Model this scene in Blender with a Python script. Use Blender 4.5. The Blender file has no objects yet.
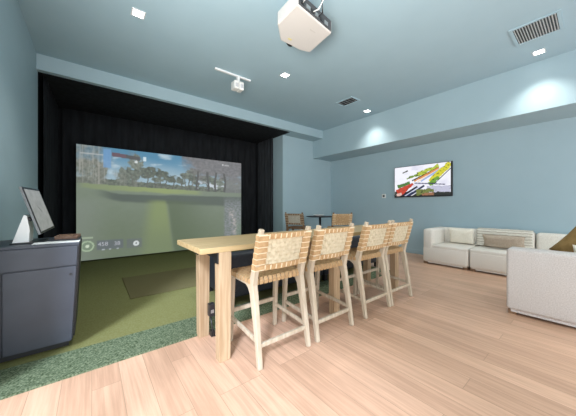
import bpy, bmesh, math, random
from mathutils import Vector, Matrix, noise
random.seed(7)
S = bpy.context.scene
COL = S.collection
PI = math.pi

# ------------------------------------------------------------------ materials
def mat(name, col, rough=0.6, metal=0.0, spec=0.5):
    m = bpy.data.materials.new(name); m.use_nodes = True
    b = m.node_tree.nodes['Principled BSDF']
    b.inputs['Base Color'].default_value = (*col, 1)
    b.inputs['Roughness'].default_value = rough
    b.inputs['Metallic'].default_value = metal
    b.inputs['Specular IOR Level'].default_value = spec
    return m

def nodes(m):
    nt = m.node_tree
    return nt, nt.nodes, nt.links, nt.nodes['Principled BSDF']

def noisy(name, c1, c2, scale=(20, 20, 20), detail=4, rough=0.7, bump=0.0, bscale=200, spec=0.4, lo=0.35, hi=0.65, metal=0.0):
    """two tones mixed by noise in object space, with an optional fine bump"""
    m = mat(name, c1, rough, metal, spec)
    nt, N, L, b = nodes(m)
    tc = N.new('ShaderNodeTexCoord'); mp = N.new('ShaderNodeMapping')
    mp.inputs['Scale'].default_value = scale
    L.new(tc.outputs['Object'], mp.inputs['Vector'])
    n = N.new('ShaderNodeTexNoise'); n.inputs['Scale'].default_value = 1; n.inputs['Detail'].default_value = detail
    L.new(mp.outputs['Vector'], n.inputs['Vector'])
    r = N.new('ShaderNodeValToRGB')
    r.color_ramp.elements[0].position = lo; r.color_ramp.elements[0].color = (*c1, 1)
    r.color_ramp.elements[1].position = hi; r.color_ramp.elements[1].color = (*c2, 1)
    L.new(n.outputs['Fac'], r.inputs['Fac']); L.new(r.outputs['Color'], b.inputs['Base Color'])
    if bump:
        n2 = N.new('ShaderNodeTexNoise'); n2.inputs['Scale'].default_value = bscale; n2.inputs['Detail'].default_value = 2
        L.new(tc.outputs['Object'], n2.inputs['Vector'])
        bp = N.new('ShaderNodeBump'); bp.inputs['Strength'].default_value = bump; bp.inputs['Distance'].default_value = 0.01
        L.new(n2.outputs['Fac'], bp.inputs['Height']); L.new(bp.outputs['Normal'], b.inputs['Normal'])
    return m

def emit(name, col, strength=1.0):
    m = mat(name, (0, 0, 0), 0.6)
    b = m.node_tree.nodes['Principled BSDF']
    b.inputs['Emission Color'].default_value = (*col, 1)
    b.inputs['Emission Strength'].default_value = strength
    return m

def picture_mat(name, strength, base=0.0, rough=0.5):
    """a lit display that shows the colour attribute 'Col'"""
    m = mat(name, (base, base, base), rough, spec=0.3)
    nt, N, L, b = nodes(m)
    a = N.new('ShaderNodeAttribute'); a.attribute_name = 'Col'
    L.new(a.outputs['Color'], b.inputs['Emission Color'])
    b.inputs['Emission Strength'].default_value = strength
    return m

def floor_mat():
    m = mat('oak_planks', (.5, .35, .24), 0.38, spec=0.45)
    nt, N, L, b = nodes(m)
    tc = N.new('ShaderNodeTexCoord')
    mp = N.new('ShaderNodeMapping'); mp.inputs['Rotation'].default_value = (0, 0, PI / 2)
    L.new(tc.outputs['Object'], mp.inputs['Vector'])
    br = N.new('ShaderNodeTexBrick')
    br.offset = 0.37; br.offset_frequency = 3
    br.inputs['Color1'].default_value = (0, 0, 0, 1); br.inputs['Color2'].default_value = (1, 1, 1, 1)
    br.inputs['Mortar'].default_value = (.5, .5, .5, 1)
    br.inputs['Scale'].default_value = 1; br.inputs['Mortar Size'].default_value = 0.0016
    br.inputs['Mortar Smooth'].default_value = 0.2
    br.inputs['Brick Width'].default_value = 1.55; br.inputs['Row Height'].default_value = 0.165
    L.new(mp.outputs['Vector'], br.inputs['Vector'])
    ramp = N.new('ShaderNodeValToRGB')
    e = ramp.color_ramp.elements
    e[0].position = 0; e[0].color = (.49, .30, .20, 1)
    e[1].position = 1; e[1].color = (.61, .385, .265, 1)
    L.new(br.outputs['Color'], ramp.inputs['Fac'])
    # grain stretched along the boards (world Y)
    mg = N.new('ShaderNodeMapping'); mg.inputs['Scale'].default_value = (38, 1.6, 1)
    L.new(tc.outputs['Object'], mg.inputs['Vector'])
    ad = N.new('ShaderNodeVectorMath'); ad.operation = 'ADD'
    L.new(mg.outputs['Vector'], ad.inputs[0])
    sc = N.new('ShaderNodeVectorMath'); sc.operation = 'SCALE'; sc.inputs['Scale'].default_value = 13
    L.new(br.outputs['Color'], sc.inputs[0]); L.new(sc.outputs['Vector'], ad.inputs[1])
    ng = N.new('ShaderNodeTexNoise'); ng.inputs['Scale'].default_value = 1; ng.inputs['Detail'].default_value = 5
    ng.inputs['Roughness'].default_value = 0.65
    L.new(ad.outputs['Vector'], ng.inputs['Vector'])
    rg = N.new('ShaderNodeValToRGB')
    rg.color_ramp.elements[0].position = .38; rg.color_ramp.elements[0].color = (.87, .85, .83, 1)
    rg.color_ramp.elements[1].position = .62; rg.color_ramp.elements[1].color = (1.08, 1.08, 1.08, 1)
    L.new(ng.outputs['Fac'], rg.inputs['Fac'])
    mx = N.new('ShaderNodeMix'); mx.data_type = 'RGBA'; mx.blend_type = 'MULTIPLY'; mx.inputs['Factor'].default_value = 1
    L.new(ramp.outputs['Color'], mx.inputs[6]); L.new(rg.outputs['Color'], mx.inputs[7])
    gap = N.new('ShaderNodeMix'); gap.data_type = 'RGBA'
    L.new(br.outputs['Fac'], gap.inputs['Factor'])
    L.new(mx.outputs[2], gap.inputs[6]); gap.inputs[7].default_value = (.30, .19, .12, 1)
    L.new(gap.outputs[2], b.inputs['Base Color'])
    bp = N.new('ShaderNodeBump'); bp.inputs['Strength'].default_value = .12; bp.inputs['Distance'].default_value = .004
    L.new(ng.outputs['Fac'], bp.inputs['Height']); L.new(bp.outputs['Normal'], b.inputs['Normal'])
    return m

def wood(name, c1, c2, axis=2, rough=0.5, freq=30):
    s = [freq, freq, freq]; s[axis] = freq / 18
    return noisy(name, c1, c2, tuple(s), 5, rough, lo=.36, hi=.64)

PAINT = noisy('blue_grey_paint', (.362, .487, .540), (.372, .497, .550), (3, 3, 3), 2, .62, bump=.06, bscale=260, spec=.35)
PAINTC = noisy('blue_grey_ceiling_paint', (.375, .520, .595), (.385, .530, .605), (3, 3, 3), 2, .75, bump=.06, bscale=260, spec=.25)
WHITEWALL = mat('white_wall_paint', (.8, .8, .8), .7)
OAK = floor_mat()
TURF = noisy('putting_turf', (.165, .162, .056), (.202, .202, .085), (70, 70, 70), 3, .95, bump=.5, bscale=420, spec=.1)
FRINGE = noisy('fringe_turf', (.060, .090, .045), (.24, .285, .18), (85, 85, 85), 3, .95, bump=1.0, bscale=300, spec=.1, lo=.36, hi=.66)
MATGREEN = noisy('hitting_mat_turf', (.135, .118, .052), (.160, .142, .068), (90, 90, 90), 3, .95, bump=.6, bscale=500, spec=.1)
LITCLOTH = noisy('black_cloth_lit', (.030, .033, .037), (.045, .050, .056), (12, 12, 2), 3, .95, spec=.08)  # lighter copy of the black cloth; light on the right curtain put into colour
SHADECLOTH = noisy('black_cloth_shaded', (.015, .016, .018), (.021, .023, .026), (12, 12, 2), 3, .95, spec=.08)  # darker copy of the same cloth, with the bay's shade in its colour
BLACK = mat('black_metal', (.012, .012, .013), .45)
BLACKPL = mat('black_plastic', (.014, .014, .016), .3)
WHITEPL = mat('white_plastic', (.82, .82, .80), .35)
WHITEMT = mat('white_painted_metal', (.80, .81, .82), .4)
GREYMT = mat('grey_metal', (.42, .43, .44), .35, .8)
TABLEW = wood('pine_table_top', (.42, .29, .135), (.52, .38, .20), 0, .42, 26)
LEGW = wood('pine_table_leg', (.36, .235, .13), (.48, .35, .22), 2, .5, 40)
BLEACH = wood('bleached_wood', (.41, .33, .235), (.53, .445, .335), 2, .6, 30)
DARKWOOD = wood('brown_wood', (.16, .085, .045), (.24, .14, .075), 2, .5, 30)
LEATHER = noisy('tan_leather_strap', (.41, .25, .12), (.51, .335, .17), (24, 24, 24), 3, .6, spec=.3)
THREAD = mat('pale_seam', (.74, .62, .44), .7)
WEAVE = noisy('cream_woven_strap', (.53, .45, .31), (.62, .54, .39), (30, 30, 30), 3, .75, spec=.2)
WEAVEG = noisy('grey_woven_strap', (.42, .38, .31), (.56, .52, .45), (45, 45, 45), 3, .75, spec=.2)
BOUCLELIT = noisy('cream_boucle_lightened', (.70, .655, .585), (.82, .78, .71), (95, 95, 95), 3, .95, bump=.55, bscale=170, spec=.15)  # cream boucle lightened to make up for weaker light on the far sofa
BOUCLE = noisy('white_boucle', (.52, .485, .46), (.63, .595, .57), (95, 95, 95), 3, .95, bump=.55, bscale=170, spec=.15)
CREAM = noisy('cream_linen', (.80, .74, .62), (.88, .83, .72), (60, 60, 60), 3, .9, bump=.3, bscale=300, spec=.15)
TAUPE = noisy('taupe_knit', (.40, .32, .245), (.52, .43, .34), (60, 60, 60), 3, .95, bump=.5, bscale=220, spec=.1)
BROWN = noisy('olive_brown_velvet', (.20, .125, .045), (.28, .18, .072), (14, 14, 14), 3, .85, spec=.15)
CHARCOAL = noisy('charcoal_upholstery', (.016, .019, .026), (.024, .028, .036), (30, 30, 30), 3, .55, spec=.35)
CABG = noisy('slate_laminate', (.043, .049, .064), (.050, .057, .073), (5, 5, 5), 3, .42, spec=.45)
CABD = mat('dark_slate_edge', (.018, .019, .022), .5)
PAPER = mat('white_paper', (.80, .80, .78), .7)
BRNLEATH = noisy('brown_leather', (.20, .115, .075), (.30, .18, .125), (30, 30, 30), 3, .6)

# ------------------------------------------------------------------ helpers
def link(name, bm, m, parent=None, smooth=False, bevel=0, loc=None):
    me = bpy.data.meshes.new(name)
    bmesh.ops.recalc_face_normals(bm, faces=bm.faces[:])
    bm.to_mesh(me); bm.free()
    ms = m if isinstance(m, (list, tuple)) else [m]
    for x in ms: me.materials.append(x)
    if smooth:
        for p in me.polygons: p.use_smooth = True
    o = bpy.data.objects.new(name, me); COL.objects.link(o)
    if parent: o.parent = parent
    if loc: o.location = loc
    if bevel:
        b = o.modifiers.new('bevel', 'BEVEL'); b.width = bevel; b.segments = 2; b.limit_method = 'ANGLE'
    return o

def tag(o, label, cat, group=None):
    o['label'] = label; o['category'] = cat
    if group: o['group'] = group
    return o

def thing(name, label, cat, loc=(0, 0, 0), rz=0, group=None):
    o = bpy.data.objects.new(name, None); COL.objects.link(o)
    o.location = loc; o.rotation_euler = (0, 0, rz); o.empty_display_size = .1
    return tag(o, label, cat, group)

def struct(name, bm, m, **k):
    o = link(name, bm, m, **k); o['kind'] = 'structure'; return o

def BM(): return bmesh.new()

def box(bm, x0, x1, y0, y1, z0, z1, mi=0):
    v = [bm.verts.new((x, y, z)) for z in (z0, z1) for y in (y0, y1) for x in (x0, x1)]
    for q in ((0, 2, 3, 1), (4, 5, 7, 6), (0, 1, 5, 4), (1, 3, 7, 5), (3, 2, 6, 7), (2, 0, 4, 6)):
        f = bm.faces.new([v[i] for i in q]); f.material_index = mi
    return bm

def bx(*a): return box(BM(), *a)

def rbox(x0, x1, y0, y1, z0, z1, r, seg=4):
    bm = bx(x0, x1, y0, y1, z0, z1)
    bmesh.ops.bevel(bm, geom=bm.edges[:] + bm.verts[:], offset=r, segments=seg, profile=.5, affect='EDGES')
    return bm

def prism(bm, pts, z0, z1, mi=0):
    lo = [bm.verts.new((x, y, z0)) for x, y in pts]; hi = [bm.verts.new((x, y, z1)) for x, y in pts]
    n = len(pts)
    fs = [bm.faces.new(lo[::-1]), bm.faces.new(hi)]
    for i in range(n): fs.append(bm.faces.new((lo[i], lo[(i + 1) % n], hi[(i + 1) % n], hi[i])))
    for f in fs: f.material_index = mi
    return bm

def hexa(bm, c, mi=0):
    """eight corners: four of one face, four of the opposite face"""
    v = [bm.verts.new(p) for p in c]
    for q in ((0, 1, 2, 3), (7, 6, 5, 4), (0, 4, 5, 1), (1, 5, 6, 2), (2, 6, 7, 3), (3, 7, 4, 0)):
        bm.faces.new([v[i] for i in q]).material_index = mi
    return bm

def sweep(bm, pts, half, side=(1, 0, 0), mi=0):
    """rectangular section swept along pts; half = [(a along side, b across)]"""
    side = Vector(side).normalized(); P = [Vector(p) for p in pts]; rings = []
    for i, p in enumerate(P):
        t = (P[min(i + 1, len(P) - 1)] - P[max(i - 1, 0)]).normalized()
        up = t.cross(side).normalized(); sd = up.cross(t).normalized()
        a, b = half[i] if isinstance(half, list) else half
        rings.append([bm.verts.new(p + sd * x * a + up * y * b) for x, y in ((-1, -1), (1, -1), (1, 1), (-1, 1))])
    bm.faces.new(rings[0]).material_index = mi; bm.faces.new(rings[-1][::-1]).material_index = mi
    for r, s in zip(rings, rings[1:]):
        for k in range(4):
            bm.faces.new((r[k], r[(k + 1) % 4], s[(k + 1) % 4], s[k])).material_index = mi
    return bm

def tube(bm, pts, r, n=10, mi=0):
    P = [Vector(p) for p in pts]; rings = []
    ref = Vector((.31, .2, .93))
    for i, p in enumerate(P):
        t = (P[min(i + 1, len(P) - 1)] - P[max(i - 1, 0)]).normalized()
        a = t.cross(ref).normalized(); b = t.cross(a)
        rr = r[i] if isinstance(r, (list, tuple)) else r
        rings.append([bm.verts.new(p + (a * math.cos(2 * PI * k / n) + b * math.sin(2 * PI * k / n)) * rr) for k in range(n)])
    bm.faces.new(rings[0]).material_index = mi; bm.faces.new(rings[-1][::-1]).material_index = mi
    for q, s in zip(rings, rings[1:]):
        for k in range(n):
            f = bm.faces.new((q[k], q[(k + 1) % n], s[(k + 1) % n], s[k])); f.material_index = mi; f.smooth = True
    return bm

def lathe(bm, prof, n=28, c=(0, 0, 0)):
    rings = []
    for r, z in prof:
        rings.append([bm.verts.new((c[0] + r * math.cos(2 * PI * k / n), c[1] + r * math.sin(2 * PI * k / n), c[2] + z)) for k in range(n)])
    bm.faces.new(rings[0][::-1]); bm.faces.new(rings[-1])
    for q, s in zip(rings, rings[1:]):
        for k in range(n): bm.faces.new((q[k], q[(k + 1) % n], s[(k + 1) % n], s[k])).smooth = True
    return bm

def copy_tree(src, loc, rz, label, group=None):
    r = src.copy(); COL.objects.link(r); r.location = loc; r.rotation_euler = (0, 0, rz); r['label'] = label
    if group: r['group'] = group
    for ch in list(src.children):
        c = ch.copy(); COL.objects.link(c); c.parent = r
        for g in list(ch.children):
            d = g.copy(); COL.objects.link(d); d.parent = c
    return r

def pillow(w, h, t, n=22, wob=.012, seed=0):
    """a stuffed square cushion in the XZ plane, thick along Y, with pinched corners"""
    bm = BM(); grid = {}
    for s in (0, 1):
        for i in range(n + 1):
            for j in range(n + 1):
                u, v = 2 * i / n - 1, 2 * j / n - 1
                edge = i in (0, n) or j in (0, n)
                if s and edge: grid[s, i, j] = grid[0, i, j]; continue
                pin = 1 - .07 * (1 - abs(u) ** 2) * abs(v) ** 4
                pin2 = 1 - .07 * (1 - abs(v) ** 2) * abs(u) ** 4
                d = max(0, (1 - u ** 4) * (1 - v ** 4)) ** .42 * t / 2
                wv = wob * noise.noise(Vector((u * 2 + seed * 5, v * 2, s * 3.1)))
                y = 0 if edge else (d + wv * (1 - max(abs(u), abs(v)) ** 3)) * (1 if s else -1)
                grid[s, i, j] = bm.verts.new((u * w / 2 * pin2, y, v * h / 2 * pin))
    for s in (0, 1):
        for i in range(n):
            for j in range(n):
                q = [grid[s, i, j], grid[s, i + 1, j], grid[s, i + 1, j + 1], grid[s, i, j + 1]]
                bm.faces.new(q if s else q[::-1]).smooth = True
    return bm

# ------------------------------------------------------------------ dimensions
XL, XT = -0.67, 6.605          # left wall, television wall
YB = -3.2                      # wall behind the camera
HC = 3.613                     # ceiling
BEAM_Y, BEAM_Z = 5.41, 3.37
YW = 5.86                      # wall plane right of the bay
XBAY = 4.465                   # right side of the bay
SOF_X, SOF_Z = 5.72, 2.807
YS = 7.0                       # golf screen plane
TURF_Y = 2.40

# ------------------------------------------------------------------ the room
struct('floor', bx(XL, XT, YB, YW, -.10, 0), OAK)
struct('floor_turf', bx(XL, XBAY, TURF_Y, 7.3, .0005, .010), TURF)                    # short turf of the bay
bm = BM()
n = 150
for i in range(n + 1):
    x = XL + (XBAY - XL) * i / n
    j = .006 * noise.noise(Vector((x * 22, 0, 0)))
    for y, z in ((TURF_Y - .012 + j * .4, .001), (TURF_Y - .008 + j * .4, .017), (2.785 + j, .019), (2.80 + j, .008)): bm.verts.new((x, y, z))
bm.verts.ensure_lookup_table()
for i in range(n):
    for k in range(3): bm.faces.new([bm.verts[i * 4 + k], bm.verts[i * 4 + k + 1], bm.verts[i * 4 + 4 + k + 1], bm.verts[i * 4 + 4 + k]])
struct('floor_fringe', bm, FRINGE)                                                      # shaggy fringe along the edge

struct('ceiling', bx(XL - .1, XT + .1, YB - .1, YW + .1, HC, HC + .12), PAINTC)
def wall_with_hole(axis, at, thick, a0, a1, z1, h0, h1, zz0, zz1):
    bm = BM()
    def b(p0, p1, q0, q1):
        if axis == 'x': box(bm, at, at + thick, p0, p1, q0, q1)
        else: box(bm, p0, p1, at, at + thick, q0, q1)
    b(a0, h0, -.1, z1); b(h1, a1, -.1, z1); b(h0, h1, -.1, zz0); b(h0, h1, zz1, z1)
    return bm
W1 = (-1.9, 2.35, .10, 2.80)     # glazed opening in the left wall, beside the camera
W2 = (-.3, 6.1, .25, 3.25)         # unseen window assumed behind the camera, enlarged to brighten the room
struct('wall_left', wall_with_hole('x', XL - .14, .14, YB, BEAM_Y + .12, HC, W1[0], W1[1], W1[2], W1[3]), PAINT)
struct('wall_back', wall_with_hole('y', YB - .14, .14, XL - .14, XT + .14, HC, W2[0], W2[1], W2[2], W2[3]), WHITEWALL)
struct('wall_right', bx(XT, XT + .14, YB, YW + .14, -.1, HC), PAINT)
struct('wall_front', bx(XBAY, XT, YW, YW + .14, -.1, HC), PAINT)
# bay shell: side walls, far wall and lid
struct('wall_bay_left', bx(XL - .14, XL, BEAM_Y + .12, 7.3, -.1, HC), SHADECLOTH)
struct('wall_bay_right', bx(XBAY, XBAY + .12, YW + .14, 7.3, -.1, HC), PAINT)
struct('wall_bay_lining', bx(XBAY - .022, XBAY - .001, 6.36, 7.3, 0, BEAM_Z - .006), SHADECLOTH)
struct('wall_bay_far', bx(XL - .14, XBAY + .12, 7.3, 7.42, -.1, HC), SHADECLOTH)
struct('ceiling_bay', bx(XL, XBAY, BEAM_Y + .11, 7.3, BEAM_Z - .005, BEAM_Z + .05), SHADECLOTH)
struct('floor_bay', bx(XL - .14, XBAY + .12, YW, 7.42, -.10, 0), CABD)
struct('trim_1', bx(XL, SOF_X, BEAM_Y, BEAM_Y + .10, BEAM_Z, HC), PAINT)          # dropped beam over the bay, face board
struct('trim_2', bx(XBAY, SOF_X, BEAM_Y + .10, YW, BEAM_Z, HC), PAINT)
struct('trim_3', bx(SOF_X, XT, YB, YW, SOF_Z, HC), PAINT)                        # soffit over the television wall
struct('baseboard_right', bx(XT - .014, XT, YB, YW, 0, .11), PAINT, bevel=.003)
struct('baseboard_front', bx(XBAY, XT - .014, YW - .014, YW, 0, .11), PAINT, bevel=.003)
def window(name, axis, at, a0, a1, z0, z1, nm):
    fr = BM()
    def b(p0, p1, q0, q1):
        if axis == 'x': box(fr, at, at + .06, p0, p1, q0, q1)
        else: box(fr, p0, p1, at, at + .06, q0, q1)
    t = .05
    b(a0, a1, z0, z0 + t); b(a0, a1, z1 - t, z1)
    for k in range(nm + 1):
        c = a0 + (a1 - a0 - t) * k / nm; b(c, c + t, z0 + t, z1 - t)
    struct(name, fr, WHITEMT)
window('window_1', 'x', XL - .11, *W1, 3)
window('unseen_window_2', 'y', YB - .11, *W2, 4)

# ------------------------------------------------------------------ bay: curtains, screen, mat
def curtain(name, p0, p1, z0, z1, amp, folds, label, cloth=SHADECLOTH):
    p0, p1 = Vector(p0), Vector(p1); d = (p1 - p0); L = d.length; nrm = Vector((-d.y, d.x)) / L
    bm = BM(); n = folds * 10; m = 8; V = []
    for i in range(n + 1):
        s = i / n; row = []
        for j in range(m + 1):
            t = j / m
            a = amp * (math.sin(2 * PI * folds * s + .6 * noise.noise(Vector((s * 9, t * .6, 1)))) * (.75 + .35 * noise.noise(Vector((s * 6, t, 7)))))
            p = p0 + d * s + nrm * a
            row.append(bm.verts.new((p.x, p.y, z0 + (z1 - z0) * t)))
        V.append(row)
    for i in range(n):
        for j in range(m): bm.faces.new((V[i][j], V[i + 1][j], V[i + 1][j + 1], V[i][j + 1])).smooth = True
    o = link(name, bm, cloth)
    sd = o.modifiers.new('cloth', 'SOLIDIFY'); sd.thickness = .006
    return tag(o, label, 'curtain')
curtain('curtain', (-.60, 5.56), (-.57, 7.10), .012, 3.36, .020, 8, 'black curtain hanging on the left side of the golf bay, beside the touchscreen')
curtain('curtain', (-.50, 7.19), (4.34, 7.19), .012, 3.36, .016, 22, 'wide black curtain hanging behind the golf screen at the far end')
curtain('curtain', (4.385, 6.28), (4.39, 7.14), .012, 3.36, .030, 5, 'black curtain with deep folds right of the golf screen, by the blue wall', LITCLOTH)

def fbm(x, y, z=0, o=4):
    v = a = 0; a = .5
    for k in range(o):
        v += a * noise.noise(Vector((x, y, z + k * 7.3))); x *= 2.03; y *= 2.03; a *= .5
    return v
def mixc(a, b, t):
    t = max(0, min(1, t)); return tuple(p + (q - p) * t for p, q in zip(a, b))
def sst(a, b, x):
    t = max(0, min(1, (x - a) / (b - a))); return t * t * (3 - 2 * t)
def srgb(r, g, b):
    f = lambda c: (c / 12.92 if c <= .04045 else ((c + .055) / 1.055) ** 2.4)
    return (f(r / 255), f(g / 255), f(b / 255))

CROWNS = [(.69, .78, .05, .035, 0), (.74, .74, .045, .04, 6), (.79, .77, .05, .05, 10), (.84, .73, .05, .06, 14), (.90, .74, .06, .08, 26), (.96, .73, .05, .07, 40), (.10, .80, .09, .10, 40), (.30, .76, .06, .09, 26), (.37, .86, .05, .11, 30), (.345, .77, .05, .06, 14), (.43, .80, .045, .06, 6), (.475, .83, .04, .035, 0), (.515, .79, .05, .035, 4),
          (.55, .745, .045, .035, 8), (.59, .755, .04, .035, 0), (.635, .73, .035, .03, 10), (.665, .80, .04, .025, 16), (.71, .84, .05, .04, 20), (.49, .73, .04, .03, 18)]
def golf(U, v):
    u = 1.47 * U / (1 + .47 * U)
    ripple = fbm(u * 30, v * 30)
    hz = .672 - .045 * u
    if v > hz:
        c = mixc(srgb(150, 176, 190), srgb(70, 128, 160), sst(.74, .98, v + .05 * fbm(u * 6, v * 9, 3)))
        c = mixc(c, srgb(176, 196, 206), sst(.05, .35, fbm(u * 8 + 3, v * 16, 5)) * .9)
        leaf = fbm(u * 60, v * 46, 9, 3); gap = fbm(u * 34, v * 26, 23, 3)
        t = (v - hz) / (1 - hz)
        # distant row of bushes along the fairway
        if v < hz + .05 + .035 * fbm(u * 18, 3): c = mixc(srgb(64, 76, 66), srgb(120, 126, 114), .45 + 1.3 * leaf)
        for (cu, cv, ru, rv, dk) in CROWNS:
            dd = ((u - cu) / ru) ** 2 + ((v - cv) / rv) ** 2 + 1.5 * fbm(u * 26, v * 20, cu * 9, 3)
            if dd < 1: c = mixc(c, mixc(srgb(52 + dk, 62 + dk, 56 + dk), srgb(104 + dk, 112 + dk, 100 + dk), .5 + 1.4 * leaf), sst(1, .75, dd) * (1 - .75 * sst(.1, .3, gap)))
            if abs(u - cu - .006 * math.sin(v * 30 + cu * 40)) < .0035 and v < cv: c = srgb(84 + dk, 86 + dk, 78 + dk)
        if u < .42:                                                    # tall pale stems and thin foliage on the left
            k = sst(-.15, .25, fbm(u * 16, v * 9, 31)) * (1 - sst(.34, .42, u)) * (1 - .85 * sst(.19, .23, u) * (1 - sst(.30, .34, u)) * sst(.3, .55, t))
            tr = mixc(srgb(92, 98, 88), srgb(136, 138, 130), .5 + 1.3 * leaf)
            if fbm(u * 90, v * 3, 41, 2) > .14: tr = mixc(tr, srgb(158, 158, 150), .7)
            c = mixc(c, tr, .35 * k + .6 * (1 - sst(.12, .22, u)) + .3 * k * (1 - t))
        if u > .64:                                                    # one wide tree whose crown fills the right corner
            ck = sst(.66, .75, u + .16 * (t - .5) + .09 * fbm(u * 12, v * 12, 13)) * sst(.30, .55, t + .35 * fbm(u * 14, v * 14, 17))
            c = mixc(c, mixc(srgb(84, 84, 84), srgb(132, 128, 130), .5 + .9 * leaf), ck * .95)
            if t < .5:
                c = mixc(c, srgb(200, 208, 218), .9 * sst(.0, .18, fbm(u * 22, v * 22, 19)) * sst(.70, .73, u) * (1 - sst(.88, .93, u)) * sst(.05, .1, t) * (1 - sst(.22, .34, t)))
                if u > .9: c = mixc(c, srgb(112, 114, 116), .7)
            for tx in (.735, .80, .845, .90):
                if abs(u - tx + .004 * math.sin(v * 22 + tx * 50)) < .006 and t < .6: c = srgb(76, 78, 76)
    else:
        d = hz - v
        c = mixc(srgb(116, 128, 112), srgb(104, 116, 96), sst(0, .5, d) + .35 * ripple)
        gl2 = math.exp(-((u - .5) / .22) ** 2)
        strip = (1 - sst(.035, .055, d + .02 * fbm(u * 8, 0))) * sst(.0, .06, u) * (1 - sst(.72, .78, u))
        c = mixc(c, srgb(138, 152, 100), strip * (.45 + .55 * gl2))
        b0 = .050 + .045 * sst(.1, .3, u) * (1 - u) + .012 * fbm(u * 9, 3)
        band = sst(b0 - .012, b0 + .004, d) * (1 - sst(b0 + .035 + .06 * u, b0 + .06 + .07 * u, d)) * sst(.08, .25, u)
        c = mixc(c, srgb(74, 84, 78), band * .85)
        w0 = .465 - .06 * d / .6; w1 = .535 + .05 * d / .6
        path = sst(w0 - .05, w0 + .05, u) * (1 - sst(w1 - .015, w1 + .015, u)) * sst(.10, .15, d) * (1 - .5 * sst(.2, .6, d))
        c = mixc(c, srgb(130, 144, 92), path * .8)
        rt = sst(w1, w1 + .02, u) * (1 - sst(w1 + .03, w1 + .32, u)) * sst(.1, .14, d)
        c = mixc(c, srgb(84, 98, 72), rt * .75)
        c = mixc(c, srgb(128, 136, 130), sst(.25, .0, u) * .45 * sst(.08, .2, d))
    # course map at the right
    if U > .845 and v < .62:
        k = fbm(u * 80, v * 60, 30, 3)
        m_ = mixc(srgb(92, 104, 98), srgb(140, 142, 150), .5 + 1.7 * k)
        tr = math.exp(-((U - .925 - .02 * math.sin(v * 9)) / .022) ** 2) * sst(.10, .16, v) * (1 - sst(.38, .46, v)) * sst(-.2, .2, fbm(u * 60, v * 40, 33, 2))
        m_ = mixc(m_, srgb(196, 184, 182), tr * .8)
        m_ = mixc(m_, srgb(104, 128, 104), .5 * sst(.94, .97, U) * (1 - sst(.2, .35, v)))
        c = mixc(c, m_, .85 * (1 - sst(.46, .62, v)) * sst(.845, .87, U))
    # interface strips
    if .016 < U < .118 and abs(v - .928) < .005: c = mixc(c, srgb(176, 180, 180), .7)
    if .118 < U < .155 and .82 < v < .985: c = mixc(c, srgb(104, 150, 196), .75)
    if .158 < U < .302 and abs(v - .945 + .13 * (U - .158)) < .018: c = srgb(98, 76, 86) if U < .23 else srgb(76, 78, 80)
    if abs(U - .326) < .008 and abs(v - .928) < .022: c = srgb(196, 214, 222)
    if math.hypot((U - .281) * 3.95, (v - .893) * 2.54) < .035: c = srgb(206, 212, 212)
    if math.hypot((U - .846) * 3.95, (v - .955) * 2.54) < .025: c = srgb(196, 196, 198)
    if .858 < U < .895 and abs(v - .952) < .007: c = srgb(164, 164, 166)
    # gauge and read-out bar at the lower left
    if .088 < U < .215 and .082 < v < .168: c = mixc(c, srgb(88, 92, 108), .6)
    if .232 < U < .312 and .075 < v < .160: c = mixc(c, srgb(94, 96, 110), .5 + .5 * fbm(u * 80, v * 60, 3))
    r = math.hypot((U - .047) * 3.95, (v - .122) * 2.54)
    if r < .130:
        c = mixc(c, srgb(118, 136, 114), .8)
        if .092 < r < .118: c = srgb(164, 182, 154)
        if r < .036: c = srgb(196, 208, 186)
    if .022 < U < .072 and .186 < v < .204: c = mixc(c, srgb(160, 174, 150), .8)
    for a in (.118, .150, .186):
        if abs(U - a) < .006 and abs(v - .080) < .006: c = srgb(170, 176, 180)
    r = math.hypot((U - .281) * 3.95, (v - .115) * 2.54)
    if .018 < r < .062: c = srgb(206, 212, 212)
    return c

def picture(name, nx, ny, place, fn, m, parent=None):
    """a grid sheet carrying fn(u, v) in its colour attribute"""
    me = bpy.data.meshes.new(name)
    vs = [place(i / nx, j / ny) for j in range(ny + 1) for i in range(nx + 1)]
    fs = [(j * (nx + 1) + i, j * (nx + 1) + i + 1, (j + 1) * (nx + 1) + i + 1, (j + 1) * (nx + 1) + i) for j in range(ny) for i in range(nx)]
    me.from_pydata(vs, [], fs)
    a = me.color_attributes.new('Col', 'FLOAT_COLOR', 'POINT')
    buf = []
    for j in range(ny + 1):
        for i in range(nx + 1): buf.extend((*fn(i / nx, j / ny), 1))
    a.data.foreach_set('color', buf)
    me.materials.append(m)
    o = bpy.data.objects.new(name, me); COL.objects.link(o)
    if parent: o.parent = parent
    return o

SX0, SX1, SZ0, SZ1 = -.262, 3.685, .045, 2.585
scr = thing('golf_screen', 'large golf simulator screen showing a tree-lined fairway, in the black bay', 'screen', (SX0, YS, SZ0))
W, Hh = SX1 - SX0, SZ1 - SZ0
picture('projected_picture', 300, 190, lambda u, v: (u * W, 0, v * Hh), golf, picture_mat('projected_image', .86, .10, .8), scr)
link('backing', bx(0, W, .004, .012, 0, Hh), LITCLOTH, scr)
def text(body, size, loc, m, parent, name):
    cu = bpy.data.curves.new(name, 'FONT'); cu.body = body; cu.size = size; cu.extrude = .0005; cu.align_x = 'CENTER'; cu.align_y = 'CENTER'
    tmp = bpy.data.objects.new('t', cu); COL.objects.link(tmp)
    me = bpy.data.meshes.new_from_object(tmp.evaluated_get(bpy.context.evaluated_depsgraph_get()))
    bpy.data.objects.remove(tmp); me.materials.append(m); me.name = name
    o = bpy.data.objects.new(name, me); COL.objects.link(o); o.parent = parent; o.location = loc; o.rotation_euler = (PI / 2, 0, 0)
    return o
UIW = emit('interface_white', srgb(190, 192, 200), .75)
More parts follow.
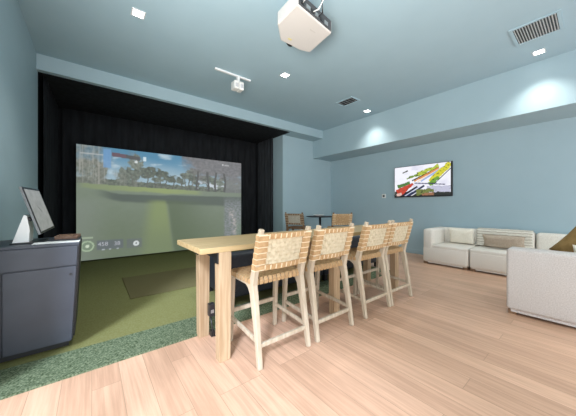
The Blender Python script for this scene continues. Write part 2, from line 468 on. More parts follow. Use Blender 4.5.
text('458', .125, (.117 * W, -.003, .130 * Hh), UIW, scr, 'readout')
text('38', .125, (.184 * W, -.003, .127 * Hh), UIW, scr, 'readout')

o = link('hitting_mat', rbox(.40, 1.75, 3.85, 5.03, .010, .022, .004, 2), MATGREEN)
tag(o, 'dark green rectangular hitting mat lying on the bay turf', 'mat')

# ------------------------------------------------------------------ cabinet with touchscreen
cab = thing('cabinet', 'slate grey simulator cabinet with one door, standing on the turf by the left wall', 'cabinet', (-.37, 2.86, .019))
cx0, cx1, ch, cd = -.29, .285, .886, .60
b = BM()
hexa(b, [(cx0, 0, .075), (cx1 - .045, 0, .075), (cx1 - .045, cd, .075), (cx0, cd, .075), (cx0, 0, ch), (cx1 - .004, 0, ch), (cx1 - .004, cd, ch), (cx0, cd, ch)])
link('body', b, CABG, cab)
link('plinth', bx(cx0 + .01, cx1 - .075, .05, cd - .03, 0, .075), CABD, cab)
link('top', bx(cx0 - .003, cx1, -.006, cd, ch, ch + .022), CABG, cab, bevel=.003)
def front_panel(z0, z1, x0):
    e = lambda z: cx1 - .045 + .041 * (z - .075) / (ch - .075) - .006
    return hexa(BM(), [(x0, -.016, z0), (e(z0), -.016, z0), (e(z0), -.001, z0), (x0, -.001, z0), (x0, -.016, z1), (e(z1), -.016, z1), (e(z1), -.001, z1), (x0, -.001, z1)])
dr = link('door', front_panel(.062, .705, -.168), CABG, cab, bevel=.003)
link('lock', tube(BM(), [(cx1 - .06, -.016, .64), (cx1 - .06, -.024, .64)], .009), BLACK, dr)
link('front_panel', front_panel(.714, ch - .004, -.29), CABG, cab, bevel=.003)
link('filler_panel', bx(-.29, -.176, -.016, -.001, .062, .705), CABG, cab, bevel=.003)
b = BM()
hexa(b, [(cx1 - .045, .01, .09), (cx1 - .033, .01, .09), (cx1 - .033, cd - .01, .09), (cx1 - .045, cd - .01, .09), (cx1 - .005, .01, ch - .005), (cx1 + .004, .01, ch - .005), (cx1 + .004, cd - .01, ch - .005), (cx1 - .005, cd - .01, ch - .005)])
link('side_panel', b, CABD, cab)

ztop = .019 + ch + .022
TL, BL = Vector((-.462, 3.00, 1.412)), Vector((-.345, 3.00, 1.002))
TR, BR = Vector((-.398, 3.32, 1.405)), Vector((-.286, 3.32, 1.035))
org = Vector((-.42, 3.12, ztop))
mon = thing('touchscreen_monitor', 'tilted touchscreen on a white wedge stand, on top of the grey cabinet', 'monitor', org)
nrm = (BR - BL).cross(TL - BL).normalized()
if nrm.x < 0: nrm = -nrm
c4 = [p - org for p in (BL, BR, TR, TL)]
link('housing', hexa(BM(), [p - nrm * .018 for p in c4] + [p for p in c4]), mat('mid_grey_plastic', (.22, .23, .235), .4), mon, bevel=.004)
ctr = sum(c4, Vector()) / 4
e4 = [ctr + (p - ctr) * .985 for p in c4]
link('bezel', hexa(BM(), [p + nrm * .0005 for p in e4] + [p + nrm * .003 for p in e4]), BLACKPL, mon)
s4 = [ctr + (p - ctr) * .90 for p in c4]
def touch(u, v):
    return mixc(srgb(150, 154, 150), srgb(188, 190, 186), .5 + .9 * fbm(u * 5, v * 7, 2) + .3 * v)
picture('display', 30, 30, lambda u, v: tuple((s4[0] * (1 - u) * (1 - v) + s4[1] * u * (1 - v) + s4[2] * u * v + s4[3] * (1 - u) * v) + nrm * .0045), touch, picture_mat('touch_display', .42, .1, .25), mon)
# wedge stand
b = BM()
wp = [(-.10, .002), (.0, .002), (.005, .12), (-.012, .235), (-.030, .245)]
for y in (-.10,):
    vs0 = [b.verts.new((x, y, z)) for x, z in wp]; vs1 = [b.verts.new((x, y + .19, z)) for x, z in wp]
    b.faces.new(vs0); b.faces.new(vs1[::-1])
    for i in range(5): b.faces.new((vs0[i], vs0[(i + 1) % 5], vs1[(i + 1) % 5], vs1[i]))
link('stand', b, WHITEPL, mon)
link('stand_base', rbox(-.11, .10, -.12, .15, 0, .012, .004, 2), BLACKPL, mon)
link('hinge', tube(BM(), [(-.012, -.08, .205), (-.012, .11, .205)], .020), BLACK, mon)

o = tag(link('paper_sheet', bx(-.15, .15, -.06, .05, 0, .006), PAPER, loc=(-.235, 2.955, ztop), bevel=.001), 'white paper sheet lying on the cabinet top, in front of the touchscreen', 'paper')
o.rotation_euler.z = -.06
tray = thing('accessory_tray', 'brown leather tray on the right rear corner of the cabinet top', 'tray', (-.185, 3.31, ztop), -.1)
b = bx(-.085, .085, -.10, .10, 0, .012)
box(b, -.085, .085, -.10, -.09, .012, .030); box(b, -.085, .085, .09, .10, .012, .030); box(b, -.085, -.075, -.09, .09, .012, .030); box(b, .075, .085, -.09, .09, .012, .030)
link('tray', b, BRNLEATH, tray, bevel=.002)
link('contents', rbox(-.05, .04, -.06, .05, .012, .028, .005, 2), DARKWOOD, tray)

# ------------------------------------------------------------------ high table
tb = thing('bar_table', 'long pale pine counter-height table with square legs, beside the turf', 'table', (2.19, 2.185, 0))
link('tabletop', rbox(-1.55, 1.57, -.325, .33, .878, .922, .004, 2), TABLEW, tb)
for x in (-1.352, .015, 1.372):
    for (y0, y1) in ((-.325, -.235), (.145, .235)):
        b = BM(); w = .052
        hexa(b, [(x - w + .006, y0 + .004, 0), (x + w - .004, y0 + .004, 0), (x + w - .004, y1 - .004, 0), (x - w + .006, y1 - .004, 0),
                 (x - w, y0, .878), (x + w + .002, y0, .878), (x + w + .002, y1, .878), (x - w, y1, .878)])
        lg = link('leg', b, LEGW, tb, bevel=.004)
        link('bracket', bx(x - w - .012, x - w - .001, y1 - .085, y1 - .005, .79, .877), BLACK, lg)
        link('bracket_flange', bx(x - w + .02, x + w - .02, y1 + .001, y1 + .012, .76, .877), BLACK, lg)
for x in (-1.352, .015, 1.372): link('stretcher', bx(x - .012, x + .012, -.234, .144, .80, .877), BLACK, tb)
pb = link('power_box', rbox(-1.325, -1.270, .085, .142, .20, .32, .006, 2), BLACKPL, tb)
link('socket', bx(-1.312, -1.283, .080, .0849, .235, .265), GREYMT, pb)
link('cable', tube(BM(), [(-1.30, .125, .20), (-1.295, .10, .10), (-1.28, .085, .012), (-1.24, .08, .008), (-1.20, .12, .008), (-1.22, .2, .008)], .006, 8), BLACKPL, pb)
link('foot_bracket', bx(-1.30, -1.265, .10, .142, .0, .055), BLACK, tb)

# ------------------------------------------------------------------ counter stools
def make_stool(name, label, group, WOODM, STRAP, PANEL):
    t = thing(name, label, 'stool', (0, 0, 0), 0, group)
    hw = .247
    yb = lambda z: -.140 - .118 * (z - .62) / .44            # back post line above the elbow
    for s in (-1, 1):
        b = BM()
        pts = [(s * (hw + .006), -.250, 0), (s * (hw + .002), -.205, .27), (s * hw, -.158, .52), (s * hw, -.138, .62), (s * hw, yb(.72), .72), (s * (hw - .001), yb(.90), .90), (s * (hw - .003), yb(1.07), 1.07)]
        half = [(.018, .019), (.021, .023), (.024, .031), (.024, .033), (.022, .026), (.021, .021), (.019, .017)]
        sweep(b, pts, half)
        link('back_post', b, WOODM, t, bevel=.006)
        b = BM()
        sweep(b, [(s * (hw + .002), .262, 0), (s * hw, .250, .30), (s * hw, .235, .60), (s * hw, .232, .655)], [(.017, .018), (.020, .021), (.022, .026), (.022, .028)])
        link('leg', b, WOODM, t, bevel=.006)
        b = BM()   # side rail flares into the back post
        sweep(b, [(s * hw, -.150, .560), (s * hw, -.105, .612), (s * hw, -.05, .632), (s * hw, .215, .635)], [(.019, .040), (.019, .034), (.019, .027), (.019, .026)])
        link('seat_rail', b, WOODM, t, bevel=.005)
        link('side_stretcher', sweep(BM(), [(s * hw, -.222, .19), (s * hw, .250, .225)], (.011, .016)), WOODM, t, bevel=.003)
    link('back_stretcher', sweep(BM(), [(-hw, -.222, .165), (hw, -.222, .165)], (.016, .012), (0, 0, 1)), WOODM, t, bevel=.003)
    link('footrest', sweep(BM(), [(-hw, .250, .285), (hw, .250, .285)], (.018, .013), (0, 0, 1)), WOODM, t, bevel=.003)
    link('front_rail', bx(-hw + .02, hw - .02, .215, .245, .61, .655), WOODM, t, bevel=.004)
    link('rear_rail', bx(-hw + .02, hw - .02, -.135, -.108, .615, .650), WOODM, t, bevel=.004)
    # woven seat: straps both ways, sagging in the middle
    b = BM(); nx, ny = 11, 8
    sag = lambda x, y: .668 - .018 * (1 - (x / .25) ** 2) * (1 - ((y - .045) / .2) ** 2)
    for i in range(nx):
        x = -hw + .03 + (2 * hw - .06) * i / (nx - 1); pts = [(x, -.148, .612), (x, -.150, .640)]
        for k in range(ny * 2 + 1):
            y = -.138 + .385 * k / (ny * 2); pts.append((x, y, sag(x, y) + .0035 * math.sin(PI * k / 2 + PI * i)))
        pts += [(x, .254, .645), (x, .252, .618)]
        sweep(b, pts, (.0175, .0018), (1, 0, 0))
    for j in range(ny):
        y = -.115 + .335 * j / (ny - 1); pts = [(-hw - .024, y, .625), (-hw - .022, y, .660)]
        for k in range(nx * 2 + 1):
            x = -hw + 2 * hw * k / (nx * 2); pts.append((x, y, sag(x * .9, y) + .0035 * math.sin(PI * k / 2 + PI * (j + 1))))
        pts += [(hw + .022, y, .660), (hw + .024, y, .625)]
        sweep(b, pts, (.0175, .0018), (0, 1, 0))
    link('seat', b, STRAP, t)
    # backrest: cream weave in the middle, tan straps looped round the posts and rails
    zlo, zhi = .742, 1.024
    bow = lambda x: -.030 * (1 - (x / .24) ** 2)                # the back is gently curved
    P = lambda x, z, o=0: Vector((x, yb(z) + bow(x) - o, z))
    b = BM()
    for z in (zlo + .018, zhi - .015):
        sweep(b, [P(x, z) for x in [-.225 + .45 * k / 8 for k in range(9)]], (.016, .009), (0, 0, 1))
    link('back_rail', b, WOODM, t)
    b = BM(); nxs, nzs = 9, 6; x0, x1, z0, z1 = -.186, .186, zlo + .036, zhi - .032
    for j in range(nzs):
        z = z0 + (z1 - z0) * (j + .5) / nzs; pts = []
        for k in range(nxs * 2 + 1):
            x = x0 - .03 + (x1 - x0 + .06) * k / (nxs * 2); pts.append(P(x, z, .004 * math.sin(PI * k / 2 + PI * j)))
        sweep(b, pts, ((z1 - z0) / nzs * .47, .0018), (0, 0, 1))
    for i in range(nxs):
        x = x0 + (x1 - x0) * (i + .5) / nxs; pts = []
        for k in range(nzs * 2 + 3):
            z = z0 - .015 + (z1 - z0 + .03) * k / (nzs * 2 + 2); pts.append(P(x, z, .004 * math.sin(PI * k / 2 + PI * (i + 1))))
        sweep(b, pts, ((x1 - x0) / nxs * .46, .0018), (1, 0, 0))
    link('backrest', b, PANEL, t)
    b = BM(); n = 9
    for i in range(n):
        x = -.200 + .40 * i / (n - 1); w = .40 / (n - 1)
        for z0_, z1_ in ((zlo - .006, zlo + .036), (zhi - .032, zhi + .008)):
            for o, th in ((.014, .003), (-.014, .003)):
                sweep(b, [P(x, z0_, o), P(x, z1_, o)], (w * .45, th))
            for z in (z0_, z1_): sweep(b, [P(x, z, -.015), P(x, z, .015)], (w * .45, .003))
    m = 6
    for s in (-1, 1):
        for j in range(m):
            z = zlo + (zhi - zlo) * (j + .5) / m; h = (zhi - zlo) / m * .45
            xo, xi = s * (.247 - .002), s * .178
            for o in (.025, -.025):
                sweep(b, [Vector((xo + s * .022, yb(z) - o, z)), Vector((xo - s * .020, yb(z) - o, z)), P(xi, z, o * .4)], (h, .002), (0, 0, 1))
            sweep(b, [Vector((xo + s * .0235, yb(z) - .025, z)), Vector((xo + s * .0235, yb(z) + .025, z))], (h, .002), (0, 0, 1))
    link('border_straps', b, STRAP, t)
    for i in range(n + 1):                                        # pale gaps where the cord shows between two straps
        x = -.225 + .45 * i / n
        for z0_, z1_ in ((zlo - .004, zlo + .034), (zhi - .030, zhi + .006)):
            link('seam', sweep(BM(), [P(x, z0_, .0145), P(x, z1_, .0145)], (.0065, .003)), THREAD, t)
    for s in (-1, 1):
        for j in range(m + 1):
            z = zlo + (zhi - zlo) * j / m
            link('seam', sweep(BM(), [Vector((s * .2675, yb(z) + .022, z)), Vector((s * .2675, yb(z) - .0255, z)), Vector((s * .209, yb(z) - .0255, z)), P(s * .182, z, .0105)], (.006, .0028), (0, 0, 1)), THREAD, t)
    return t
G = 'strap-woven stools along the pine table'
st = make_stool('counter_stool', 'bleached wood stool with tan strap back at the near end of the pine table', G, BLEACH, LEATHER, WEAVE)
st.location = (1.255, 1.852, 0); st.rotation_euler.z = 0
copy_tree(st, (1.872, 1.848, 0), .0, 'second bleached wood strap stool from the near end of the pine table')
copy_tree(st, (2.625, 1.850, 0), .0, 'third bleached wood strap stool from the near end of the pine table')
copy_tree(st, (3.185, 1.850, 0), .0, 'bleached wood strap stool at the far end of the pine table, nearest the sofas')

# ------------------------------------------------------------------ dark loveseats behind the table
def make_loveseat(label):
    t = thing('loveseat', label, 'sofa', (0, 0, .019), 0, 'charcoal loveseats on the turf')
    link('back', rbox(-.83, .83, 0, .20, .10, .648, .045), CHARCOAL, t, smooth=True)
    for s in (-1, 1):
        link('arm', rbox(min(s * .83, s * .66), max(s * .83, s * .66), .185, .84, .10, .55, .04), CHARCOAL, t, smooth=True)
        link('seat_cushion', rbox(min(s * .655, s * .005), max(s * .655, s * .005), .19, .85, .28, .43, .04), CHARCOAL, t, smooth=True)
    link('seat_base', bx(-.66, .66, .18, .82, .10, .29), CHARCOAL, t)
    link('piping', tube(BM(), [(-.80, -.001, .46), (0, -.003, .46), (.80, -.001, .46)], .006, 8), CHARCOAL, t)
    for x in (-.76, .76):
        for y in (.06, .76): link('foot', bx(x - .03, x + .03, y - .03, y + .03, 0, .105), BLACK, t)
    return t
lv = make_loveseat('dark charcoal loveseat behind the near half of the pine table, seen from behind')
lv.location = (2.11, 2.76, .010)
copy_tree(lv, (3.79, 2.76, .010), 0, 'dark charcoal loveseat behind the far half of the pine table, seen from behind')

# ------------------------------------------------------------------ bistro corner
bt = thing('bistro_table', 'round dark high table in the blue corner by the curtain', 'table', (5.22, 5.05, 0))
link('table_top', lathe(BM(), [(.36, 0), (.40, .006), (.40, .022), (.385, .028)], 40, (0, 0, .92)), CABD, bt)
link('column', tube(BM(), [(0, 0, .02), (0, 0, .92)], .032, 16), BLACK, bt)
link('base', lathe(BM(), [(.25, 0), (.25, .012), (.06, .03), (.04, .05)], 36), BLACK, bt)
bw = thing('shallow_bowl', 'pale shallow bowl on the round dark high table', 'bowl', (5.20, 5.08, .9482))
link('bowl', lathe(BM(), [(.06, 0), (.10, .012), (.17, .040), (.165, .042), (.09, .018), (.001, .012)], 32), WHITEPL, bw)
s2 = make_stool('bistro_stool', 'brown wood stool with grey woven back left of the round dark table', 'stools at the round dark table', DARKWOOD, DARKWOOD, WEAVEG)
s2.location = (4.50, 5.22, 0); s2.rotation_euler.z = -PI / 2 + .45
s3 = make_stool('bistro_stool', 'wood stool with tan woven back right of the round dark table', 'stools at the round dark table', DARKWOOD, LEATHER, LEATHER)
s3.location = (5.30, 4.40, 0); s3.rotation_euler.z = -.55

# ------------------------------------------------------------------ sofas
def module(label, y0, y1, arm, loc_group):
    """far sofa module: back against the television wall (+X), seat facing -X"""
    t = thing('sofa_module', label, 'sofa', (5.66, (y0 + y1) / 2, 0), 0, loc_group)
    h = (y1 - y0) / 2 - .006
    link('base', rbox(.0, .90, -h, h, .055, .375, .035), BOUCLELIT, t, smooth=True)
    link('plinth', bx(.03, .87, -h + .03, h - .03, .028, .06), BOUCLELIT, t)
    link('back', rbox(.68, .905, -h, h, .30, .752, .05), BOUCLELIT, t, smooth=True)
    if arm: link('arm', rbox(.0, .74, h - .20, h, .30, .75, .05), BOUCLELIT, t, smooth=True)
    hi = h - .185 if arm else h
    link('seat_cushion', rbox(.004, .70, -h + .004, hi, .345, .425, .03), BOUCLELIT, t, smooth=True)
    for x in (.06, .84):
        for y in (-h + .05, h - .05): link('foot', bx(x - .035, x + .035, y - .045, y + .045, 0, .045), DARKWOOD if x < 1 else BLACK, t)
    return t
GS = 'white modular sofa sections along the television wall'
module('white boucle sofa section with an arm, left end under the television', 1.545, 2.385, True, GS)
module('white boucle sofa section under the striped throw, right of the armed section', .71, 1.54, False, GS)
module('white boucle sofa section at the right end, behind the near white sofa', -.125, .705, False, GS)
ns = thing('near_sofa', 'near white boucle sofa seen from behind at the right edge of the picture', 'sofa', (3.775, .15, 0))
link('back', rbox(0, .24, -1.10, .515, .055, .757, .035), BOUCLE, ns, smooth=True)
link('base', rbox(.20, .95, -1.10, .515, .055, .375, .035), BOUCLE, ns, smooth=True)
link('seat_cushion', rbox(.235, .95, -1.09, .505, .34, .425, .03), BOUCLE, ns, smooth=True)
link('plinth', bx(.025, .92, -1.07, .475, .028, .06), BOUCLE, ns)
for x in (.075, .87):
    for y in (-1.03, .465): link('foot', bx(x - .045, x + .045, y - .035, y + .035, 0, .05), DARKWOOD, ns)

def place_pillow(name, label, w, h, t, m, loc, rot, seed=0, group=None):
    o = link(name, pillow(w, h, t, seed=seed), m); o.location = loc; o.rotation_euler = rot
    return tag(o, label, 'cushion', group)
place_pillow('cushion', 'cream square cushion leaning on the armed sofa section', .46, .34, .14, CREAM, (6.21, 1.82, .605), (0, 0, PI / 2), 1)
bpy.data.objects['cushion'].rotation_euler = (-.22, 0, PI / 2)
o = place_pillow('lumbar_cushion', 'taupe lumbar cushion in front of the striped throw', .62, .25, .14, TAUPE, (6.03, 1.10, .575), (-.42, 0, PI / 2), 2)
def stripes(name):
    m = mat(name, (.80, .76, .67), .95, spec=.1)
    nt, N, L, b = nodes(m)
    tc = N.new('ShaderNodeTexCoord'); sp = N.new('ShaderNodeSeparateXYZ'); L.new(tc.outputs['UV'], sp.inputs[0])
    ns_ = N.new('ShaderNodeTexNoise'); ns_.inputs['Scale'].default_value = 60; L.new(tc.outputs['Object'], ns_.inputs['Vector'])
    mu = N.new('ShaderNodeMath'); mu.operation = 'MULTIPLY'; mu.inputs[1].default_value = 11; L.new(sp.outputs['Y'], mu.inputs[0])
    fr = N.new('ShaderNodeMath'); fr.operation = 'FRACT'; L.new(mu.outputs[0], fr.inputs[0])
    r = N.new('ShaderNodeValToRGB'); r.color_ramp.interpolation = 'LINEAR'
    el = r.color_ramp.elements
    el[0].position = 0; el[0].color = (.82, .78, .69, 1); el[1].position = 1; el[1].color = (.82, .78, .69, 1)
    for p, c in ((.60, (.80, .76, .66, 1)), (.68, (.36, .29, .21, 1)), (.80, (.40, .33, .25, 1)), (.88, (.82, .78, .69, 1))):
        e = el.new(p); e.color = c
    L.new(fr.outputs[0], r.inputs['Fac'])
    mx = N.new('ShaderNodeMix'); mx.data_type = 'RGBA'; mx.blend_type = 'MULTIPLY'; mx.inputs['Factor'].default_value = .35
    L.new(r.outputs['Color'], mx.inputs[6]); L.new(ns_.outputs['Fac'], mx.inputs[7]); L.new(mx.outputs[2], b.inputs['Base Color'])
    return m
def drape(name, label, prof, y0, y1, m, seed):
    """cloth that follows prof (x, z) and runs along Y, slightly rumpled"""
    bm = BM(); n = 44; rows = []
    uvl = bm.loops.layers.uv.new('UVMap')
    L = [0]
    for a, c in zip(prof, prof[1:]): L.append(L[-1] + math.dist(a, c))
    for i in range(n + 1):
        s = i / n; row = []
        for k, (x, z) in enumerate(prof):
            w = noise.noise(Vector((s * 7 + seed, k * .5, 2))); w2 = noise.noise(Vector((s * 12, k * .35, seed)))
            yy = y0 + (y1 - y0) * s + .012 * noise.noise(Vector((k * .7, seed, s)))
            row.append((bm.verts.new((x - .010 - .012 * max(0, w), yy, z + .006 + .012 * w2 * (1 if 1 < k < len(prof) - 2 else .4))), (s, L[k] / L[-1])))
        rows.append(row)
    for a, c in zip(rows, rows[1:]):
        for k in range(len(prof) - 1):
            q = [a[k], c[k], c[k + 1], a[k + 1]]
            f = bm.faces.new([v for v, _ in q]); f.smooth = True
            for lp, (_, uv) in zip(f.loops, q): lp[uvl].uv = uv
    o = link(name, bm, m)
    sd = o.modifiers.new('cloth', 'SOLIDIFY'); sd.thickness = .010; sd.offset = 0
    return tag(o, label, 'blanket')
prof = [(6.20, .447), (6.25, .449), (6.28, .452), (6.305, .475), (6.318, .54), (6.322, .60), (6.326, .66), (6.330, .705), (6.345, .745), (6.38, .768), (6.43, .772), (6.48, .772), (6.53, .768)]
drape('striped_throw', 'cream throw with brown stripes draped over the middle sofa back', prof, .74, 1.575, stripes('striped_weave'), 3)
place_pillow('cushion', 'large olive brown cushion standing on the near white sofa', .52, .52, .16, BROWN, (4.34, .012, .79), (-.10, -.593, PI / 2), 4)
place_pillow('cushion', 'cream cushion in front of the olive brown one on the near white sofa', .42, .36, .15, CREAM, (4.115, -.04, .645), (-.05, 0, PI / 2), 5)

# ------------------------------------------------------------------ television and wall plate
TY0, TY1, TZ0, TZ1 = 2.095, 3.495, 1.475, 2.295
tv = thing('television', 'wide flat television on the blue wall showing a colourful picture', 'television', (XT, (TY0 + TY1) / 2, TZ0))
hw, hh = (TY1 - TY0) / 2, TZ1 - TZ0
link('wall_mount', bx(-.025, 0, -.25, .25, .25, .6), BLACK, tv)
link('housing', rbox(-.062, -.022, -hw, hw, 0, hh, .005, 2), BLACKPL, tv)
def street(u, v):
    # u to the right as seen, v up: a bright aerial of stalls and lanes in bold strips
    c = srgb(232, 232, 240)
    def lane(u0, v0, u1, v1, w0, w1, col, jit=0, sp=0):
        nonlocal c
        dx, dy = (u1 - u0) * 1.7, v1 - v0; L2 = dx * dx + dy * dy
        t = ((u - u0) * 1.7 * dx + (v - v0) * dy) / L2
        if not 0 <= t <= 1: return
        d = abs((u - u0) * 1.7 * dy - (v - v0) * dx) / math.sqrt(L2)
        w = w0 + (w1 - w0) * t + jit * fbm(u * 12, v * 12, 3)
        if d < w:
            cc = col if not sp else mixc(col, srgb(60, 70, 40), sst(.05, .3, fbm(u * 26, v * 26, 5)) * sp)
            c = cc
    c = mixc(c, srgb(205, 205, 222), sst(.0, .5, fbm(u * 4, v * 4, 1)))
    lane(.24, .60, .52, .74, .025, .05, srgb(120, 150, 60), .06, 1)
    lane(.44, .70, .80, .92, .07, .05, srgb(176, 190, 70), .07, 1)
    lane(.34, .52, .80, .86, .02, .02, srgb(46, 54, 40))
    lane(.38, .50, .80, .84, .025, .03, srgb(214, 140, 80), .02, .4)
    lane(.44, .47, .86, .86, .02, .02, srgb(232, 210, 190))
    lane(.50, .48, .88, .86, .02, .03, srgb(140, 166, 216))
    lane(.66, .44, .98, .96, .09, .08, srgb(206, 200, 56), .06, .9)
    lane(.64, .36, .80, .58, .07, .05, srgb(110, 156, 60), .05, .9)
    lane(.72, .36, .98, .80, .012, .012, srgb(60, 66, 50), .01)
    lane(.38, .44, .90, .34, .014, .014, srgb(58, 58, 96))
    lane(.60, .22, .98, .20, .10, .10, srgb(186, 186, 206), .05, .3)
    lane(.0, .08, 1.0, .04, .11, .06, srgb(44, 46, 44), .07, .5)
    lane(.06, .34, .30, .46, .06, .05, srgb(80, 120, 62), .05, .9)
    lane(.06, .12, .36, .42, .15, .03, srgb(190, 66, 50), .05, .6)
    lane(.04, .06, .14, .10, .05, .05, srgb(214, 180, 170), .03, .4)
    lane(.12, .0, .44, .32, .035, .03, srgb(30, 30, 44))
    lane(.18, .0, .48, .32, .015, .012, srgb(190, 196, 220))
    lane(.24, .0, .56, .34, .03, .03, srgb(40, 46, 78))
    lane(.30, .0, .54, .25, .012, .012, srgb(222, 222, 230))
    lane(.42, .12, .72, .18, .10, .05, srgb(112, 122, 66), .07, 1)
    lane(.52, .05, .72, .08, .05, .05, srgb(150, 106, 80), .05, .6)
    lane(.16, .80, .26, .86, .02, .02, srgb(90, 90, 90), .02, .4)
    if v < .03 or u > .985: c = srgb(24, 24, 26)
    return c
picture('display', 150, 90, lambda u, v: (-.0635, hw * .985 - u * 2 * hw * .985, .012 + v * (hh - .024)), street, picture_mat('television_image', 1.0, .02, .2), tv)
wp_ = thing('wall_control', 'small white wall control with a dark display, left of the television', 'switch', (XT, 3.84, 1.47))
link('plate', rbox(-.016, 0, -.06, .06, 0, .12, .005, 2), WHITEPL, wp_)
link('display', bx(-.0185, -.0162, -.028, .030, .035, .085), BLACKPL, wp_)

# ------------------------------------------------------------------ ceiling things
LENS = emit('lamp_lens', (1.0, .98, .94), 14)
def downlight(x, y, label, watt=95):
    t = thing('downlight', label, 'ceiling light', (x, y, HC), 0, 'square recessed downlights')
    b = BM(); o, i = .072, .055
    for a in ((-o, o, -o, -i), (-o, o, i, o), (-o, -i, -i, i), (i, o, -i, i)): box(b, *a, -.006, 0)
    link('trim_ring', b, WHITEMT, t)
    link('lens', bx(-i, i, -i, i, -.004, -.001), LENS, t)
    ld = bpy.data.lights.new('downlight_lamp', 'SPOT'); ld.energy = watt; ld.spot_size = math.radians(104); ld.spot_blend = 1.0
    ld.shadow_soft_size = .05; ld.color = (1.0, .955, .89)
    lo = bpy.data.objects.new('lamp', ld); COL.objects.link(lo); lo.parent = t; lo.location = (0, 0, -.02)
    return t
downlight(.447, 3.515, 'square downlight in the ceiling above the left wall and turf')
downlight(2.733, 3.52, 'square downlight in the ceiling between the projector and the small white rail')
downlight(5.375, 3.58, 'square downlight in the ceiling beside the small square vent')
downlight(5.378, .56, 'square downlight in the ceiling beside the large louvred vent')

downlight(2.733, .56, 'added unseen square downlight over the middle of the wood floor', 60)  # this and the next two are unseen downlights added to brighten the room
downlight(2.733, -1.9, 'added unseen square downlight by the rear window, middle', 150)
downlight(5.378, -1.9, 'added unseen square downlight by the rear window, near the sofas', 200)

def vent(name, label, x0, x1, y0, y1, ns_, inner):
    t = thing(name, label, 'vent', ((x0 + x1) / 2, (y0 + y1) / 2, HC), 0)
    a, c = (x1 - x0) / 2, (y1 - y0) / 2; f = .035
    b = BM()
    for q in ((-a, a, -c, -c + f), (-a, a, c - f, c), (-a, -a + f, -c + f, c - f), (a - f, a, -c + f, c - f)): box(b, *q, -.014, 0)
    link('frame', b, PAINTC if inner else WHITEMT, t, bevel=.002)
    link('backing', bx(-a + f, a - f, -c + f, c - f, -.002, -.0005), BLACK, t)
    for k in range(ns_):
        y = -c + f + (2 * c - 2 * f) * (k + .5) / ns_
        sl = link('slat', hexa(BM(), [(-a + f, y - .006, -.013), (a - f, y - .006, -.013), (a - f, y - .003, -.013), (-a + f, y - .003, -.013), (-a + f, y + .004, -.003), (a - f, y + .004, -.003), (a - f, y + .007, -.003), (-a + f, y + .007, -.003)]), WHITEMT, t)
    return t
vent('ceiling_vent', 'large white louvred vent in the ceiling at the upper right', 4.40, 4.92, .275, .750, 15, True)
vent('ceiling_vent', 'small square vent in the ceiling near the far downlight', 4.38, 4.70, 3.30, 3.76, 5, True)

pj = thing('projector', 'white projector hanging from the ceiling on a grey bracket', 'projector', (1.86, 2.06, HC))
zb, zt = 3.19 - HC, 3.33 - HC
pts = [(1.545, 1.80), (2.115, 1.865), (2.165, 2.275), (2.03, 2.318), (1.735, 2.318), (1.555, 2.135)]
pl = [(x - 1.86, y - 2.06) for x, y in pts]
bm = prism(BM(), pl, zb, zt)
bmesh.ops.bevel(bm, geom=bm.edges[:], offset=.014, segments=3, profile=.5, affect='EDGES')
link('housing', bm, mat('warm_white_plastic', (.56, .54, .52), .4), pj)
# rear port panel faces the camera
p0, p1 = Vector((*pl[0], 0)), Vector((*pl[1], 0)); d = (p1 - p0).normalized(); nn = Vector((d.y, -d.x, 0))
def rear(a0, a1, z0, z1, out, base=.0):
    q = []
    for o in (base, out):
        for a, z in ((a0, z0), (a1, z0), (a1, z1), (a0, z1)): q.append(p0 + d * a + nn * o + Vector((0, 0, z)))
    return hexa(BM(), q)
L_ = (p1 - p0).length
rp = link('port_panel', rear(.02, L_ - .02, zb + .012, zt - .010, .004, -.004), mat('dark_grey_plastic', (.055, .055, .06), .5), pj)
for a, w, m in ((.05, .05, BLACKPL), (.13, .06, GREYMT), (.21, .035, BLACKPL), (.27, .05, GREYMT), (.36, .04, BLACKPL), (.43, .06, GREYMT)):
    link('port', rear(a, a + w, zb + .035, zb + .075, .010, .0041), m, rp)
link('lens', tube(BM(), [(.02, .245, zb + .05), (.02, .275, zb + .05)], .055, 24), BLACKPL, pj)
link('badge', bx(.02, .10, -.10, -.08, zb - .001, zb - .0002), mat('badge_grey', (.5, .48, .46), .5), pj)
link('sticker', bx(-.08, -.03, .16, .185, zb - .001, zb - .0002), mat('gold_sticker', (.62, .55, .22), .5), pj)
link('mount_column', tube(BM(), [(-.02, -.06, zt - .01), (-.02, -.06, -.012)], .022, 14), GREYMT, pj)
link('ceiling_plate', lathe(BM(), [(.075, -.014), (.075, -.001)], 24, (-.02, -.06, 0)), GREYMT, pj)
b = BM()
for x, y in ((-.16, -.18), (.13, -.16), (.11, .1), (-.14, .1)): sweep(b, [(-.02, -.06, zt + .03), (x, y, zt + .004)], (.010, .006), (0, 0, 1))
link('bracket', b, GREYMT, pj)
for a, sw in ((.08, -.10), (.24, .06), (.33, -.05)):
    q = p0 + d * a
    link('cable', tube(BM(), [(q.x, q.y - .008, zb + .055), (q.x + sw * .2, q.y - .07, zb + .05), (q.x + sw, q.y - .10, zb + .16), (q.x + sw * .6 - .02, q.y - .04, zt + .10), (-.01, -.085, -.03)], .006, 8), WHITEPL if a < .3 else BLACKPL, pj)

rl = thing('ceiling_rail', 'short white ceiling rail carrying a small white sensor unit, near the beam', 'sensor', (1.99, 4.07, HC))
link('rail', bx(-.345, .345, -.019, .019, -.030, -.0005), WHITEMT, rl, bevel=.003)
link('arm', bx(.068, .108, -.03, .03, -.13, -.031), WHITEMT, rl)
for x in (.038, .138):
    lb = link('sensor_body', rbox(x - .046, x + .046, -.06, .09, -.265, -.115, .018, 3), WHITEPL, rl)
    link('sensor_window', bx(x - .028, x + .028, -.064, -.0605, -.235, -.165), mat('sensor_grey', (.55, .56, .58), .3), lb)

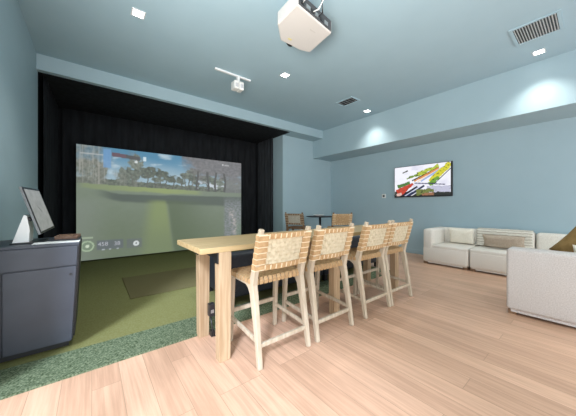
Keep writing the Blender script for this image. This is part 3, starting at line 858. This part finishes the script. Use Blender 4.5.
# ------------------------------------------------------------------ light
w = bpy.data.worlds.new('daylight'); S.world = w; w.use_nodes = True
w.node_tree.nodes['Background'].inputs['Color'].default_value = (.93, .97, 1.0, 1)
w.node_tree.nodes['Background'].inputs['Strength'].default_value = 3.0
sl = bpy.data.lights.new('sun', 'SUN'); sl.energy = 5.0; sl.angle = math.radians(11); sl.color = (.86, .97, 1.16)
so = bpy.data.objects.new('sun', sl); COL.objects.link(so)
so.rotation_euler = Vector((1, 1.02, -math.hypot(1, 1.02) * math.tan(math.radians(38)))).to_track_quat('-Z', 'Y').to_euler()
so.location = (-6, -6, 5)
bl = bpy.data.lights.new('added_bounce_fill', 'SPOT'); bl.energy = 480; bl.color = (1.0, .95, .88); bl.spot_size = math.radians(110); bl.spot_blend = 1; bl.shadow_soft_size = .4  # unseen lamp added near the camera, bounced off the ceiling to brighten the room
bo = bpy.data.objects.new('added_bounce_fill', bl); COL.objects.link(bo); bo.location = (-.15, .35, 1.6)
bo.rotation_euler = (Vector((2.0, 2.4, HC)) - bo.location).to_track_quat('-Z', 'Y').to_euler()
def portal(name, loc, rot, sx, sy):
    ld = bpy.data.lights.new(name, 'AREA'); ld.shape = 'RECTANGLE'; ld.size = sx; ld.size_y = sy
    ld.cycles.is_portal = True
    o = bpy.data.objects.new(name, ld); COL.objects.link(o); o.location = loc; o.rotation_euler = rot
portal('window_portal', (XL - .13, (W1[0] + W1[1]) / 2, (W1[2] + W1[3]) / 2), (0, -PI / 2, 0), W1[3] - W1[2], W1[1] - W1[0])
portal('window_portal', ((W2[0] + W2[1]) / 2, YB - .13, (W2[2] + W2[3]) / 2), (PI / 2, 0, 0), W2[1] - W2[0], W2[3] - W2[2])

# ------------------------------------------------------------------ camera
cd_ = bpy.data.cameras.new('camera'); cam = bpy.data.objects.new('camera', cd_); COL.objects.link(cam)
F_PX, YAW, CY = 246.4, math.radians(51.47), 205.7
cd_.sensor_fit = 'HORIZONTAL'; cd_.sensor_width = 36; cd_.lens = 36 * F_PX / 576
cd_.shift_y = (CY - 208) / 576; cd_.clip_start = .05
cam.location = (0, 0, 1.25); cam.rotation_euler = (PI / 2, 0, YAW - PI / 2)
S.camera = cam
vs = S.view_settings
vs.view_transform = 'Standard'; vs.look = 'None'; vs.gamma = 1; vs.use_curve_mapping = False; vs.exposure = 0.2
